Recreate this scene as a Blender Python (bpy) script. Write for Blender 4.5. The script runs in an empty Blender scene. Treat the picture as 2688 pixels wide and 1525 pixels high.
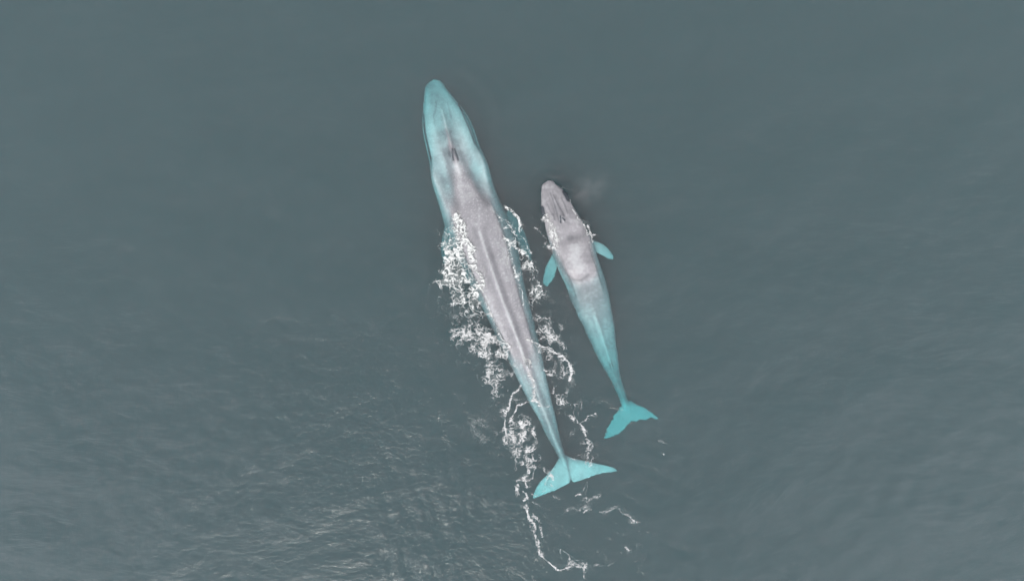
import bpy, math, random
import numpy as np
from mathutils import Vector
from mathutils.bvhtree import BVHTree

C = bpy.context.scene
COL = C.collection
R = math.radians

# ------------------------------------------------------------------ camera
H = 39.07                      # drone height above the water, metres
S = 58.6 / 2688.0              # metres per photo pixel on the water plane
cam_d = bpy.data.cameras.new('camera'); cam = bpy.data.objects.new('camera', cam_d); COL.objects.link(cam)
cam.location = (0, 0, H); cam.rotation_euler = (0, 0, 0)
cam_d.lens = 24; cam_d.sensor_width = 36; cam_d.clip_start = 0.5; cam_d.clip_end = 9000
C.camera = cam

# ------------------------------------------------------------------ sky
SUN_EL = R(49); SUN_AZ = math.atan2(-0.30, -0.95)   # azimuth from +Y towards +X
w = bpy.data.worlds.new('World'); C.world = w; w.use_nodes = True
nt = w.node_tree; N = nt.nodes; Lk = nt.links
for n in list(N): N.remove(n)
out = N.new('ShaderNodeOutputWorld')
sky = N.new('ShaderNodeTexSky'); sky.sky_type = 'NISHITA'; sky.sun_disc = False
sky.sun_elevation = SUN_EL; sky.sun_rotation = SUN_AZ; sky.air_density = 1.0; sky.dust_density = 4.0; sky.ozone_density = 1.0
bg = N.new('ShaderNodeBackground'); bg.inputs['Strength'].default_value = 0.07
Lk.new(sky.outputs[0], bg.inputs['Color'])
# high cloud layer: direction projected on a plane overhead
tc = N.new('ShaderNodeTexCoord'); sep = N.new('ShaderNodeSeparateXYZ'); Lk.new(tc.outputs['Generated'], sep.inputs[0])
mz = N.new('ShaderNodeMath'); mz.operation = 'MAXIMUM'; mz.inputs[1].default_value = 0.08; Lk.new(sep.outputs[2], mz.inputs[0])
dx = N.new('ShaderNodeMath'); dx.operation = 'DIVIDE'; Lk.new(sep.outputs[0], dx.inputs[0]); Lk.new(mz.outputs[0], dx.inputs[1])
dy = N.new('ShaderNodeMath'); dy.operation = 'DIVIDE'; Lk.new(sep.outputs[1], dy.inputs[0]); Lk.new(mz.outputs[0], dy.inputs[1])
cmb = N.new('ShaderNodeCombineXYZ'); Lk.new(dx.outputs[0], cmb.inputs[0]); Lk.new(dy.outputs[0], cmb.inputs[1])
cn = N.new('ShaderNodeTexNoise'); cn.inputs['Scale'].default_value = 4.2; cn.inputs['Detail'].default_value = 6; cn.inputs['Roughness'].default_value = 0.55; cn.inputs['Distortion'].default_value = 0.4
Lk.new(cmb.outputs[0], cn.inputs['Vector'])
# brighter bank of cloud towards the sun side (-Y)
band = N.new('ShaderNodeMapRange'); band.inputs[1].default_value = 1.3; band.inputs[2].default_value = -1.3
band.inputs[3].default_value = 0.0; band.inputs[4].default_value = 1.0; Lk.new(dy.outputs[0], band.inputs[0])
cr = N.new('ShaderNodeMapRange'); cr.inputs[1].default_value = 0.33; cr.inputs[2].default_value = 0.67
Lk.new(cn.outputs[0], cr.inputs[0])
bgc = N.new('ShaderNodeBackground'); bgc.inputs['Color'].default_value = (0.93, 0.95, 1.0, 1)
add = N.new('ShaderNodeMath'); add.operation = 'MULTIPLY_ADD'; add.inputs[1].default_value = 3.2; add.inputs[2].default_value = -0.75
Lk.new(cr.outputs[0], add.inputs[0])
mb = N.new('ShaderNodeMath'); mb.operation = 'MULTIPLY_ADD'; mb.inputs[1].default_value = 2.3; Lk.new(band.outputs[0], mb.inputs[0]); Lk.new(add.outputs[0], mb.inputs[2])
# two brighter banks low on the sun's side, left and right
ax_ = N.new('ShaderNodeMath'); ax_.operation = 'ABSOLUTE'; Lk.new(dx.outputs[0], ax_.inputs[0])
s1 = N.new('ShaderNodeMapRange'); s1.interpolation_type = 'SMOOTHSTEP'; s1.inputs[1].default_value = 0.15; s1.inputs[2].default_value = 0.6; Lk.new(ax_.outputs[0], s1.inputs[0])
s2 = N.new('ShaderNodeMapRange'); s2.interpolation_type = 'SMOOTHSTEP'; s2.inputs[1].default_value = -0.1; s2.inputs[2].default_value = -0.4; Lk.new(dy.outputs[0], s2.inputs[0])
m1 = N.new('ShaderNodeMath'); m1.operation = 'MULTIPLY'; Lk.new(s1.outputs[0], m1.inputs[0]); Lk.new(s2.outputs[0], m1.inputs[1])
m2 = N.new('ShaderNodeMath'); m2.operation = 'MULTIPLY'; Lk.new(m1.outputs[0], m2.inputs[0])
cb = N.new('ShaderNodeMapRange'); cb.interpolation_type = 'SMOOTHSTEP'; cb.inputs[1].default_value = 0.47; cb.inputs[2].default_value = 0.58; Lk.new(cn.outputs[0], cb.inputs[0]); Lk.new(cb.outputs[0], m2.inputs[1])
m3 = N.new('ShaderNodeMath'); m3.operation = 'MULTIPLY_ADD'; m3.inputs[1].default_value = 8.0; Lk.new(m2.outputs[0], m3.inputs[0]); Lk.new(mb.outputs[0], m3.inputs[2])
Lk.new(m3.outputs[0], bgc.inputs['Strength'])
mixb = N.new('ShaderNodeMixShader'); mixb.inputs[0].default_value = 0.72
Lk.new(bg.outputs[0], mixb.inputs[1]); Lk.new(bgc.outputs[0], mixb.inputs[2]); Lk.new(mixb.outputs[0], out.inputs['Surface'])

# ------------------------------------------------------------------ sun
sd = bpy.data.lights.new('sun', 'SUN'); sd.energy = 1.5; sd.angle = R(9); sd.color = (1.0, 0.95, 0.88)
so = bpy.data.objects.new('sun', sd); COL.objects.link(so)
sv = Vector((math.sin(SUN_AZ) * math.cos(SUN_EL), math.cos(SUN_AZ) * math.cos(SUN_EL), math.sin(SUN_EL)))
so.rotation_euler = sv.to_track_quat('Z', 'Y').to_euler(); so.location = sv * 60

C.view_settings.view_transform = 'Standard'; C.view_settings.look = 'None'
C.view_settings.exposure = -0.64; C.view_settings.gamma = 1.0
cy = C.cycles
cy.max_bounces = 6; cy.volume_bounces = 3; cy.transparent_max_bounces = 16; cy.diffuse_bounces = 2; cy.glossy_bounces = 2
cy.use_denoising = True; cy.use_adaptive_sampling = False
cy.sample_clamp_direct = 0; cy.sample_clamp_indirect = 4
cy.caustics_reflective = False; cy.caustics_refractive = False

# ------------------------------------------------------------------ helpers
def px(x, y, z=0.0):
    """a photo pixel at height z -> world"""
    k = S * (H - z) / H
    return ((x - 1344) * k, -(y - 762.5) * k, z)

def perlin(x, y, seed=0):
    rs = np.random.RandomState(seed); perm = rs.permutation(1024); g = rs.rand(1024) * 2 * np.pi
    xi = np.floor(x).astype(int); yi = np.floor(y).astype(int); xf = x - xi; yf = y - yi
    def gr(ix, iy, fx, fy):
        a = g[perm[(perm[ix % 1024] + iy) % 1024]]
        return np.cos(a) * fx + np.sin(a) * fy
    u = xf * xf * xf * (xf * (xf * 6 - 15) + 10); v = yf * yf * yf * (yf * (yf * 6 - 15) + 10)
    a = gr(xi, yi, xf, yf); b = gr(xi + 1, yi, xf - 1, yf); c = gr(xi, yi + 1, xf, yf - 1); d = gr(xi + 1, yi + 1, xf - 1, yf - 1)
    return 1.5 * ((a + u * (b - a)) * (1 - v) + (c + u * (d - c)) * v)

def fbm(x, y, seed=0, octv=4, gain=0.5):
    s = 0; a = 1.0
    for k in range(octv):
        s = s + a * perlin(x * 2 ** k + 31.7 * k, y * 2 ** k - 17.3 * k, seed + k); a *= gain
    return s

def mesh_np(name, V, F, mat=None, attrs=None, smooth=True):
    V = np.asarray(V, np.float32); F = np.asarray(F, np.int32); k = F.shape[1]
    me = bpy.data.meshes.new(name); me.vertices.add(len(V)); me.vertices.foreach_set('co', V.ravel())
    me.loops.add(F.size); me.loops.foreach_set('vertex_index', F.ravel())
    me.polygons.add(len(F)); me.polygons.foreach_set('loop_start', np.arange(0, F.size, k, dtype=np.int32))
    me.update(calc_edges=True); me.validate()
    if smooth: me.polygons.foreach_set('use_smooth', np.ones(len(me.polygons), bool))
    for an, av in (attrs or {}).items():
        a = me.attributes.new(an, 'FLOAT', 'POINT'); a.data.foreach_set('value', np.asarray(av, np.float32))
    if mat: me.materials.append(mat)
    o = bpy.data.objects.new(name, me); COL.objects.link(o)
    return o

def seg_dist(X, Y, ax, ay, bx, by):
    vx, vy = bx - ax, by - ay; l2 = vx * vx + vy * vy + 1e-9
    t = np.clip(((X - ax) * vx + (Y - ay) * vy) / l2, 0, 1)
    return np.hypot(X - ax - t * vx, Y - ay - t * vy), t

def spline(P, n):
    """Catmull-Rom through points, n samples evenly by chord length; returns array and the parameter"""
    P = np.asarray(P, float); d = np.r_[0, np.cumsum(np.hypot(*np.diff(P[:, :2], axis=0).T))]
    m = np.gradient(P, d, axis=0)
    t = np.linspace(0, d[-1], n); i = np.clip(np.searchsorted(d, t, side='right') - 1, 0, len(P) - 2)
    h = (d[i + 1] - d[i])[:, None]; u = ((t - d[i])[:, None]) / h
    a = 2 * u**3 - 3 * u**2 + 1; b = u**3 - 2 * u**2 + u; c = -2 * u**3 + 3 * u**2; e = u**3 - u**2
    return a * P[i] + b * h * m[i] + c * P[i + 1] + e * h * m[i + 1]

def sm(x, a, b):
    t = np.clip((x - a) / (b - a), 0, 1); return t * t * (3 - 2 * t)

# ------------------------------------------------------------------ sea shape
def sea_h(x, y):
    """height of the water over its mean level"""
    X = x / S + 1344; Y = 762.5 - y / S                       # photo pixels on the plane
    h = 0.075 * perlin(x / 5.5 + y / 22, y / 3.2 - x / 15, 11) + 0.034 * perlin(x / 1.3 + y / 3, y / 1.1 - x / 2.2, 12) + 0.008 * perlin(x / 0.8 + 3, y / 0.5, 13)
    # long smooth furrows trailing on the left of the big whale
    c, s = math.cos(R(-10)), math.sin(R(-10))
    u = (X * c + Y * s); v = (-X * s + Y * c)
    wk = np.exp(-((X - (1180 - 0.12 * (Y - 700))) / 120) ** 2) * sm(Y, 620, 800) * (1 - 0.3 * sm(Y, 1400, 1600))
    h = h + wk * 0.055 * (1 - 2 * np.abs(perlin(u / 46 + 0.5 * perlin(u / 60, v / 120, 77), v / 240, 21))) + wk * 0.02 * perlin(u / 14, v / 90, 22)
    # furrows fanning right and below
    wk2 = np.exp(-((X - (1620 + 0.35 * (Y - 1000))) / 110) ** 2) * sm(Y, 800, 1000)
    u2 = X * math.cos(R(25)) + Y * math.sin(R(25)); v2 = -X * math.sin(R(25)) + Y * math.cos(R(25))
    h = h + wk2 * 0.06 * (1 - 2 * np.abs(perlin(u2 / 200, v2 / 30, 23)))
    # rings where the calf pushes through the water
    r = np.hypot(X - 1445, (Y - 500)); env = np.exp(-((r - 45) / 30) ** 2) * sm(-(Y - 1.0 * (X - 1445) * 0 - 520), -20, 30)
    h = h + 0.055 * env * np.sin(r / 5.0 + 1.5 * perlin(X / 40, Y / 40, 5))
    r = np.hypot(X - 1140, (Y - 330)); h = h + 0.03 * np.exp(-((r - 150) / 60) ** 2) * np.sin(r / 8.0) * sm(X, 1150, 1230)
    # bow furrow left of the big whale's shoulder
    d, t = seg_dist(X, Y, 1140, 640, 1128, 760); h = h - 0.06 * np.exp(-(d / 7) ** 2)
    # tail slick, smooth round upwelling below the flukes
    r = np.hypot((X - 1570) / 1.2, Y - 1400); h = h + 0.02 * np.exp(-(r / 70) ** 2)
    return h

# ------------------------------------------------------------------ materials
def mat(name):
    m = bpy.data.materials.new(name); m.use_nodes = True; t = m.node_tree
    for n in list(t.nodes): t.nodes.remove(n)
    o = t.nodes.new('ShaderNodeOutputMaterial'); return m, t.nodes, t.links, o

def water_mat():
    m, N, L, out = mat('sea_water')
    tc = N.new('ShaderNodeTexCoord')
    # wind patches: where the ripples stand steeper
    mp0 = N.new('ShaderNodeMapping'); mp0.inputs['Scale'].default_value = (0.34, 0.24, 1); mp0.inputs['Rotation'].default_value = (0, 0, R(28)); L.new(tc.outputs['Object'], mp0.inputs[0])
    n0 = N.new('ShaderNodeTexNoise'); n0.inputs['Scale'].default_value = 1; n0.inputs['Detail'].default_value = 4; n0.inputs['Roughness'].default_value = 0.62; L.new(mp0.outputs[0], n0.inputs['Vector'])
    r0 = N.new('ShaderNodeMapRange'); r0.inputs[1].default_value = 0.48; r0.inputs[2].default_value = 0.66; r0.inputs[3].default_value = 0.65; r0.inputs[4].default_value = 0.8; L.new(n0.outputs[0], r0.inputs[0])
    mp = N.new('ShaderNodeMapping'); mp.inputs['Scale'].default_value = (2.9, 4.6, 1); mp.inputs['Rotation'].default_value = (0, 0, R(-20)); L.new(tc.outputs['Object'], mp.inputs[0])
    n1 = N.new('ShaderNodeTexNoise'); n1.inputs['Scale'].default_value = 1; n1.inputs['Detail'].default_value = 4; n1.inputs['Roughness'].default_value = 0.6; n1.inputs['Distortion'].default_value = 0.8; L.new(mp.outputs[0], n1.inputs['Vector'])
    mp2 = N.new('ShaderNodeMapping'); mp2.inputs['Scale'].default_value = (0.75, 1.4, 1); mp2.inputs['Rotation'].default_value = (0, 0, R(-38)); L.new(tc.outputs['Object'], mp2.inputs[0])
    n2 = N.new('ShaderNodeTexNoise'); n2.inputs['Scale'].default_value = 1; n2.inputs['Detail'].default_value = 3; L.new(mp2.outputs[0], n2.inputs['Vector'])
    b1 = N.new('ShaderNodeBump'); b1.inputs['Distance'].default_value = 0.052; L.new(n1.outputs[0], b1.inputs['Height']); L.new(r0.outputs[0], b1.inputs['Strength'])
    b2 = N.new('ShaderNodeBump'); b2.inputs['Distance'].default_value = 0.12; b2.inputs['Strength'].default_value = 0.8; L.new(n2.outputs[0], b2.inputs['Height']); L.new(b2.outputs[0], b1.inputs['Normal'])
    fr = N.new('ShaderNodeFresnel'); fr.inputs['IOR'].default_value = 1.34; L.new(b1.outputs[0], fr.inputs['Normal'])
    gl = N.new('ShaderNodeBsdfGlossy'); gl.inputs['Roughness'].default_value = 0.12; L.new(b1.outputs[0], gl.inputs['Normal'])
    tr = N.new('ShaderNodeBsdfTransparent'); mx = N.new('ShaderNodeMixShader')
    # seen from below (back faces) the sheet simply lets light through
    ge = N.new('ShaderNodeNewGeometry'); up = N.new('ShaderNodeMath'); up.operation = 'SUBTRACT'; up.inputs[0].default_value = 1.0; L.new(ge.outputs['Backfacing'], up.inputs[1])
    fm = N.new('ShaderNodeMath'); fm.operation = 'MULTIPLY'; L.new(fr.outputs[0], fm.inputs[0]); L.new(up.outputs[0], fm.inputs[1])
    L.new(fm.outputs[0], mx.inputs[0]); L.new(tr.outputs[0], mx.inputs[1]); L.new(gl.outputs[0], mx.inputs[2]); L.new(mx.outputs[0], out.inputs['Surface'])
    ab = N.new('ShaderNodeVolumeAbsorption'); sc = N.new('ShaderNodeVolumeScatter')
    # absorption per metre = (1 - colour) * density
    DA = 1.0; a = ABSORB; ab.inputs['Density'].default_value = DA; ab.inputs['Color'].default_value = tuple(1 - v / DA for v in a) + (1,)
    ms = max(SCATTER); sc.inputs['Density'].default_value = ms; sc.inputs['Color'].default_value = tuple(v / ms for v in SCATTER) + (1,); sc.inputs['Anisotropy'].default_value = -0.12
    ad = N.new('ShaderNodeAddShader'); L.new(ab.outputs[0], ad.inputs[0]); L.new(sc.outputs[0], ad.inputs[1]); L.new(ad.outputs[0], out.inputs['Volume'])
    m.cycles.homogeneous_volume = True
    return m

ABSORB = (0.75, 0.250, 0.235)
SCATTER = (0.245, 0.133, 0.135)

def skin_mat(name, base, dark):
    m, N, L, out = mat(name)
    tc = N.new('ShaderNodeTexCoord')
    at = N.new('ShaderNodeAttribute'); at.attribute_name = 'pigment_shade'
    n1 = N.new('ShaderNodeTexNoise'); n1.inputs['Scale'].default_value = 1.3; n1.inputs['Detail'].default_value = 6; n1.inputs['Roughness'].default_value = 0.62; L.new(tc.outputs['Object'], n1.inputs['Vector'])
    n2 = N.new('ShaderNodeTexNoise'); n2.inputs['Scale'].default_value = 9; n2.inputs['Detail'].default_value = 3; L.new(tc.outputs['Object'], n2.inputs['Vector'])
    a = N.new('ShaderNodeMath'); a.operation = 'MULTIPLY_ADD'; a.inputs[1].default_value = 0.45; L.new(n2.outputs[0], a.inputs[0]); L.new(n1.outputs[0], a.inputs[2])
    r = N.new('ShaderNodeMapRange'); r.inputs[1].default_value = 0.5; r.inputs[2].default_value = 0.95; r.inputs[3].default_value = 0.0; r.inputs[4].default_value = 0.30; L.new(a.outputs[0], r.inputs[0])
    ad = N.new('ShaderNodeMath'); ad.operation = 'ADD'; ad.use_clamp = True; L.new(r.outputs[0], ad.inputs[0]); L.new(at.outputs['Fac'], ad.inputs[1])
    mx = N.new('ShaderNodeMix'); mx.data_type = 'RGBA'; mx.inputs[6].default_value = base + (1,); mx.inputs[7].default_value = dark + (1,); L.new(ad.outputs[0], mx.inputs[0])
    vz = N.new('ShaderNodeTexVoronoi'); vz.inputs['Scale'].default_value = 5; L.new(tc.outputs['Object'], vz.inputs['Vector'])
    vr = N.new('ShaderNodeMapRange'); vr.inputs[1].default_value = 0.05; vr.inputs[2].default_value = 0.11; vr.inputs[3].default_value = 0.55; vr.inputs[4].default_value = 0.0; L.new(vz.outputs['Distance'], vr.inputs[0])  # skin spots, paled in colour to stand in for wet glints
    mx2 = N.new('ShaderNodeMix'); mx2.data_type = 'RGBA'; L.new(vr.outputs[0], mx2.inputs[0]); L.new(mx.outputs[2], mx2.inputs[6]); mx2.inputs[7].default_value = tuple(min(1, v * 1.5) for v in base) + (1,)
    pr = N.new('ShaderNodeMath'); pr.operation = 'MULTIPLY'; pr.inputs[1].default_value = -1.0; pr.use_clamp = True; L.new(at.outputs['Fac'], pr.inputs[0])
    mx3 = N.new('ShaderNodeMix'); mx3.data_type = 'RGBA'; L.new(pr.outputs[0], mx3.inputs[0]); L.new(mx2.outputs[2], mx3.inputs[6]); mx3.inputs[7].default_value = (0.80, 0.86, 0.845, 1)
    mx2 = mx3
    p = N.new('ShaderNodeBsdfPrincipled'); p.inputs['Roughness'].default_value = 0.38; p.inputs['Specular IOR Level'].default_value = 0.4; L.new(mx2.outputs[2], p.inputs['Base Color'])
    b = N.new('ShaderNodeBump'); b.inputs['Distance'].default_value = 0.02; b.inputs['Strength'].default_value = 0.5; L.new(a.outputs[0], b.inputs['Height']); L.new(b.outputs[0], p.inputs['Normal'])
    L.new(p.outputs[0], out.inputs['Surface'])
    return m

def foam_mat(name, colour):
    m, N, L, out = mat(name)
    at = N.new('ShaderNodeAttribute'); at.attribute_name = 'cover'
    tc = N.new('ShaderNodeTexCoord')
    n = N.new('ShaderNodeTexNoise'); n.inputs['Scale'].default_value = 14; n.inputs['Detail'].default_value = 4; L.new(tc.outputs['Object'], n.inputs['Vector'])
    p = N.new('ShaderNodeBsdfPrincipled'); p.inputs['Base Color'].default_value = colour; p.inputs['Roughness'].default_value = 0.6
    b = N.new('ShaderNodeBump'); b.inputs['Distance'].default_value = 0.05; b.inputs['Strength'].default_value = 0.7; L.new(n.outputs[0], b.inputs['Height']); L.new(b.outputs[0], p.inputs['Normal'])
    tr = N.new('ShaderNodeBsdfTransparent'); mx = N.new('ShaderNodeMixShader'); L.new(at.outputs['Fac'], mx.inputs[0]); L.new(tr.outputs[0], mx.inputs[1]); L.new(p.outputs[0], mx.inputs[2]); L.new(mx.outputs[0], out.inputs['Surface'])
    return m

# ------------------------------------------------------------------ the sea
def build_sea():
    xs = np.r_[-4000, -1200, -400, -140, -70, np.arange(-44, 44.01, 0.16), 70, 140, 400, 1200, 4000]
    ys = np.r_[-4000, -1200, -400, -140, -60, np.arange(-30, 30.01, 0.16), 60, 140, 400, 1200, 4000]
    nx, ny = len(xs), len(ys); X, Y = np.meshgrid(xs, ys)
    fade = (1 - sm(np.abs(X), 38, 44)) * (1 - sm(np.abs(Y), 24, 30))
    Z = sea_h(X, Y) * fade
    V = np.c_[X.ravel(), Y.ravel(), Z.ravel()]
    i = (np.arange(ny - 1)[:, None] * nx + np.arange(nx - 1)[None]).ravel()
    F = np.c_[i, i + 1, i + 1 + nx, i + nx]
    n0 = len(V)
    B = np.c_[X.ravel(), Y.ravel(), np.full(X.size, -70.0)]
    # underside only along the rim: four corners and rim walls
    rim = np.r_[np.arange(nx), (np.arange(1, ny) * nx + nx - 1), ((ny - 1) * nx + np.arange(nx - 2, -1, -1)), (np.arange(ny - 2, 0, -1) * nx)]
    Vb = B[rim]; k = len(rim); j = np.arange(k); jn = (j + 1) % k
    Fw = np.c_[rim[j], n0 + j, n0 + jn, rim[jn]]
    V = np.r_[V, Vb, [[0, 0, -70.0]]]; c = n0 + k
    Fb = np.c_[n0 + j, np.full(k, c), n0 + jn]
    Vl = V; me = bpy.data.meshes.new('sea')
    allF = np.r_[F, Fw]
    loops = np.r_[allF.ravel(), Fb.ravel()].astype(np.int32)
    starts = np.r_[np.arange(0, allF.size, 4), allF.size + np.arange(0, Fb.size, 3)].astype(np.int32)
    me.vertices.add(len(Vl)); me.vertices.foreach_set('co', Vl.astype(np.float32).ravel())
    me.loops.add(len(loops)); me.loops.foreach_set('vertex_index', loops)
    me.polygons.add(len(starts)); me.polygons.foreach_set('loop_start', starts)
    me.update(calc_edges=True); me.validate()
    sf = np.zeros(len(me.polygons), bool); sf[:len(F)] = True; me.polygons.foreach_set('use_smooth', sf)
    me.materials.append(water_mat())
    o = bpy.data.objects.new('sea', me); COL.objects.link(o); o['kind'] = 'structure'; o['label'] = 'calm grey green sea with fine ripples around the two whales'
    return o

build_sea()

# ------------------------------------------------------------------ whales
class Body:
    """Loft along an axis between two outlines read as photo pixels; heights in metres."""
    def __init__(s, axis, left, right, zs, n=260, feat=None, tip=26, soft=15):
        s.A = spline(axis, n); T = np.gradient(s.A, axis=0); T /= np.hypot(T[:, 0], T[:, 1])[:, None]
        s.T = T; s.Nn = np.c_[-T[:, 1], T[:, 0]]; s.n = n      # axis runs down the picture: N points to the picture's left
        s.Nn *= np.sign(-s.Nn[:, :1] + 1e-9)                      # always towards picture left
        left = np.array(left, float); right = np.array(right, float)
        zc = np.array(zs, float); Ya = s.A[:, 1]
        s.ztop = np.interp(Ya, zc[:, 0], zc[:, 1]); s.drop = np.interp(Ya, zc[:, 0], zc[:, 2]); s.bot = np.interp(Ya, zc[:, 0], zc[:, 3])
        for a in ('ztop', 'drop', 'bot'):
            v = getattr(s, a); k = np.hanning(soft + 2); k /= k.sum(); vp = np.pad(v, (soft + 1) // 2, mode='edge'); setattr(s, a, np.convolve(vp, k, 'valid'))
        kk = np.linspace(0, 160, 1601)
        def reach(sign, poly):
            o = np.zeros(n)
            for i in range(n):
                P = s.A[i] + sign * kk[:, None] * s.Nn[i]
                ex = np.interp(P[:, 1], poly[:, 0], poly[:, 1])
                ins = (P[:, 0] > ex) if sign > 0 else (P[:, 0] < ex)
                ins &= (P[:, 1] > min(poly[0, 0], poly[-1, 0]) - 1)
                bad = np.where(~ins)[0]; o[i] = kk[bad[0]] if len(bad) else 5
            k = np.hanning(soft); k /= k.sum(); o = np.convolve(np.pad(o, soft // 2, mode='edge'), k, 'valid')
            sa = np.r_[0, np.cumsum(np.hypot(*np.diff(s.A, axis=0).T))]; W = np.interp(tip, sa, o); q = sa < tip
            o[q] = W * np.sqrt(np.clip(1 - (1 - sa[q] / tip) ** 2, 0, 1)); return o
        s.wl = reach(1, left); s.wr = reach(-1, right)
        s.feat = feat
        s.arc = np.r_[0, np.cumsum(np.hypot(*np.diff(s.A, axis=0).T))]; s.arc /= s.arc[-1]

    def mesh(s, m=72):
        ph = np.linspace(-np.pi / 2, np.pi / 2, m); u = np.sin(ph)
        V = []
        for i in range(s.n):
            wdt = np.where(u < 0, s.wl[i], s.wr[i]) * np.abs(u) * np.sign(u)     # u<0: picture left
            tip = 1.0
            zt = s.ztop[i] - s.drop[i] * (1 - np.sqrt(np.clip(1 - np.abs(u) ** (2.1 + 1.1 * float(sm(-s.ztop[i], 0.0, 0.3))), 0, 1)))
            if s.feat: zt = zt + s.feat(s.A[i, 1], u, (s.wl[i] + s.wr[i]) * 0.5 * S)
            zm = s.ztop[i] - s.drop[i]; zb = zm - s.bot[i] * np.sqrt(np.clip(1 - u ** 2, 0, 1))
            P = s.A[i] - wdt[:, None] * s.Nn[i]
            zt[0] = zt[-1] = zm
            k1 = S * (H - zt) / H; kE = S * (H - zm) / H
            # outline is seen at the widest level; blend perspective to that level
            top = np.c_[(P[:, 0] - 1344) * kE, -(P[:, 1] - 762.5) * kE, zt]
            bt = np.c_[(P[:, 0] - 1344) * kE, -(P[:, 1] - 762.5) * kE, zb][1:-1][::-1]
            V.append(np.r_[top, bt])
        r = len(V[0]); V = np.concatenate(V); F = []
        i = (np.arange(s.n - 1)[:, None] * r + np.arange(r)[None]); i2 = (np.arange(s.n - 1)[:, None] * r + (np.arange(r)[None] + 1) % r)
        F = np.c_[i.ravel(), i2.ravel(), i2.ravel() + r, i.ravel() + r]
        F = [tuple(f) for f in F.tolist()]
        F.append(tuple(range(r))[::-1]); F.append(tuple(range((s.n - 1) * r, s.n * r)))
        return V.tolist(), F

def blade(pairs, thick, n=60, m=22, rag=0.35):
    """pairs: (lead_x, lead_y, trail_x, trail_y, z, thickness scale) stations from tip to tip"""
    P = np.array(pairs, float); Q = spline(np.c_[P[:, 0:2], P[:, 2:6]], n) if False else None
    d = np.r_[0, np.cumsum(np.hypot(*(np.diff((P[:, :2] + P[:, 2:4]) / 2, axis=0)).T))]
    t = np.linspace(0, d[-1], n); Q = np.stack([np.interp(t, d, P[:, j]) for j in range(6)], 1)
    k = np.hanning(5); k /= k.sum()
    for j in range(6): Q[1:-1, j] = np.convolve(np.pad(Q[:, j], 2, mode='edge'), k, 'valid')[1:-1]
    rr = np.random.RandomState(8)
    Q[2:-2, :4] += rr.uniform(-rag, rag, (n - 4, 4)) * np.array([1, .7, 1, 1])
    V = []
    for q in Q:
        c = np.linspace(0, 1, m); prof = 1.6 * (np.sqrt(c) * (1 - c) ** 0.9)
        ch = math.hypot(q[2] - q[0], q[3] - q[1]) * S
        th = np.minimum(thick * ch, 0.22) * prof * q[5] + 0.012
        x = q[0] + (q[2] - q[0]) * c; y = q[1] + (q[3] - q[1]) * c
        kz = S * (H - q[4]) / H
        top = np.c_[(x - 1344) * kz, -(y - 762.5) * kz, q[4] + th]; bt = np.c_[(x - 1344) * kz, -(y - 762.5) * kz, q[4] - th][1:-1][::-1]
        V.append(np.r_[top, bt])
    r = len(V[0]); V = np.concatenate(V)
    i = (np.arange(n - 1)[:, None] * r + np.arange(r)[None]); i2 = (np.arange(n - 1)[:, None] * r + (np.arange(r)[None] + 1) % r)
    F = [tuple(f) for f in np.c_[i.ravel(), i2.ravel(), i2.ravel() + r, i.ravel() + r].tolist()]
    F.append(tuple(range(r))[::-1]); F.append(tuple(range((n - 1) * r, n * r)))
    return V.tolist(), F

def fuse(name, pieces, voxel, material, pigment_shade):
    """all pieces of one animal grown into one continuous skin"""
    V = []; F = []
    for v, f in pieces:
        o = len(V); V += v; F += [tuple(i + o for i in q) for q in f]
    me = bpy.data.meshes.new('raw'); me.from_pydata(V, [], F); me.update()
    import bmesh
    bm = bmesh.new(); bm.from_mesh(me); bmesh.ops.recalc_face_normals(bm, faces=bm.faces); bm.to_mesh(me); bm.free()
    ob = bpy.data.objects.new('raw', me); COL.objects.link(ob)
    md = ob.modifiers.new('r', 'REMESH'); md.mode = 'VOXEL'; md.voxel_size = voxel
    sm_ = ob.modifiers.new('s', 'SMOOTH'); sm_.factor = 0.5; sm_.iterations = 5
    dg = bpy.context.evaluated_depsgraph_get(); nm = bpy.data.meshes.new_from_object(ob.evaluated_get(dg))
    bpy.data.objects.remove(ob); bpy.data.meshes.remove(me)
    nm.name = name; nm.materials.clear(); nm.materials.append(material)
    nm.polygons.foreach_set('use_smooth', np.ones(len(nm.polygons), bool))
    co = np.empty(len(nm.vertices) * 3, np.float32); nm.vertices.foreach_get('co', co); co = co.reshape(-1, 3)
    a = nm.attributes.new('pigment_shade', 'FLOAT', 'POINT'); a.data.foreach_set('value', np.clip(pigment_shade(co), -1, 1).astype(np.float32))
    o = bpy.data.objects.new(name, nm); COL.objects.link(o)
    return o

def to_px(co):
    k = H / (S * (H - co[:, 2])); return co[:, 0] * k + 1344, 762.5 - co[:, 1] * k

def lines_field(X, Y, lines):
    """sum of soft dark (+) or pale (-) strokes: (points, radius px, value)"""
    f = np.zeros_like(X)
    for pts, r, v in lines:
        d = np.full_like(X, 1e9)
        for a, b in zip(pts[:-1], pts[1:]): d = np.minimum(d, seg_dist(X, Y, a[0], a[1], b[0], b[1])[0])
        g = np.exp(-(d / r) ** 2) * v; f = f + g
    return f

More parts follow.
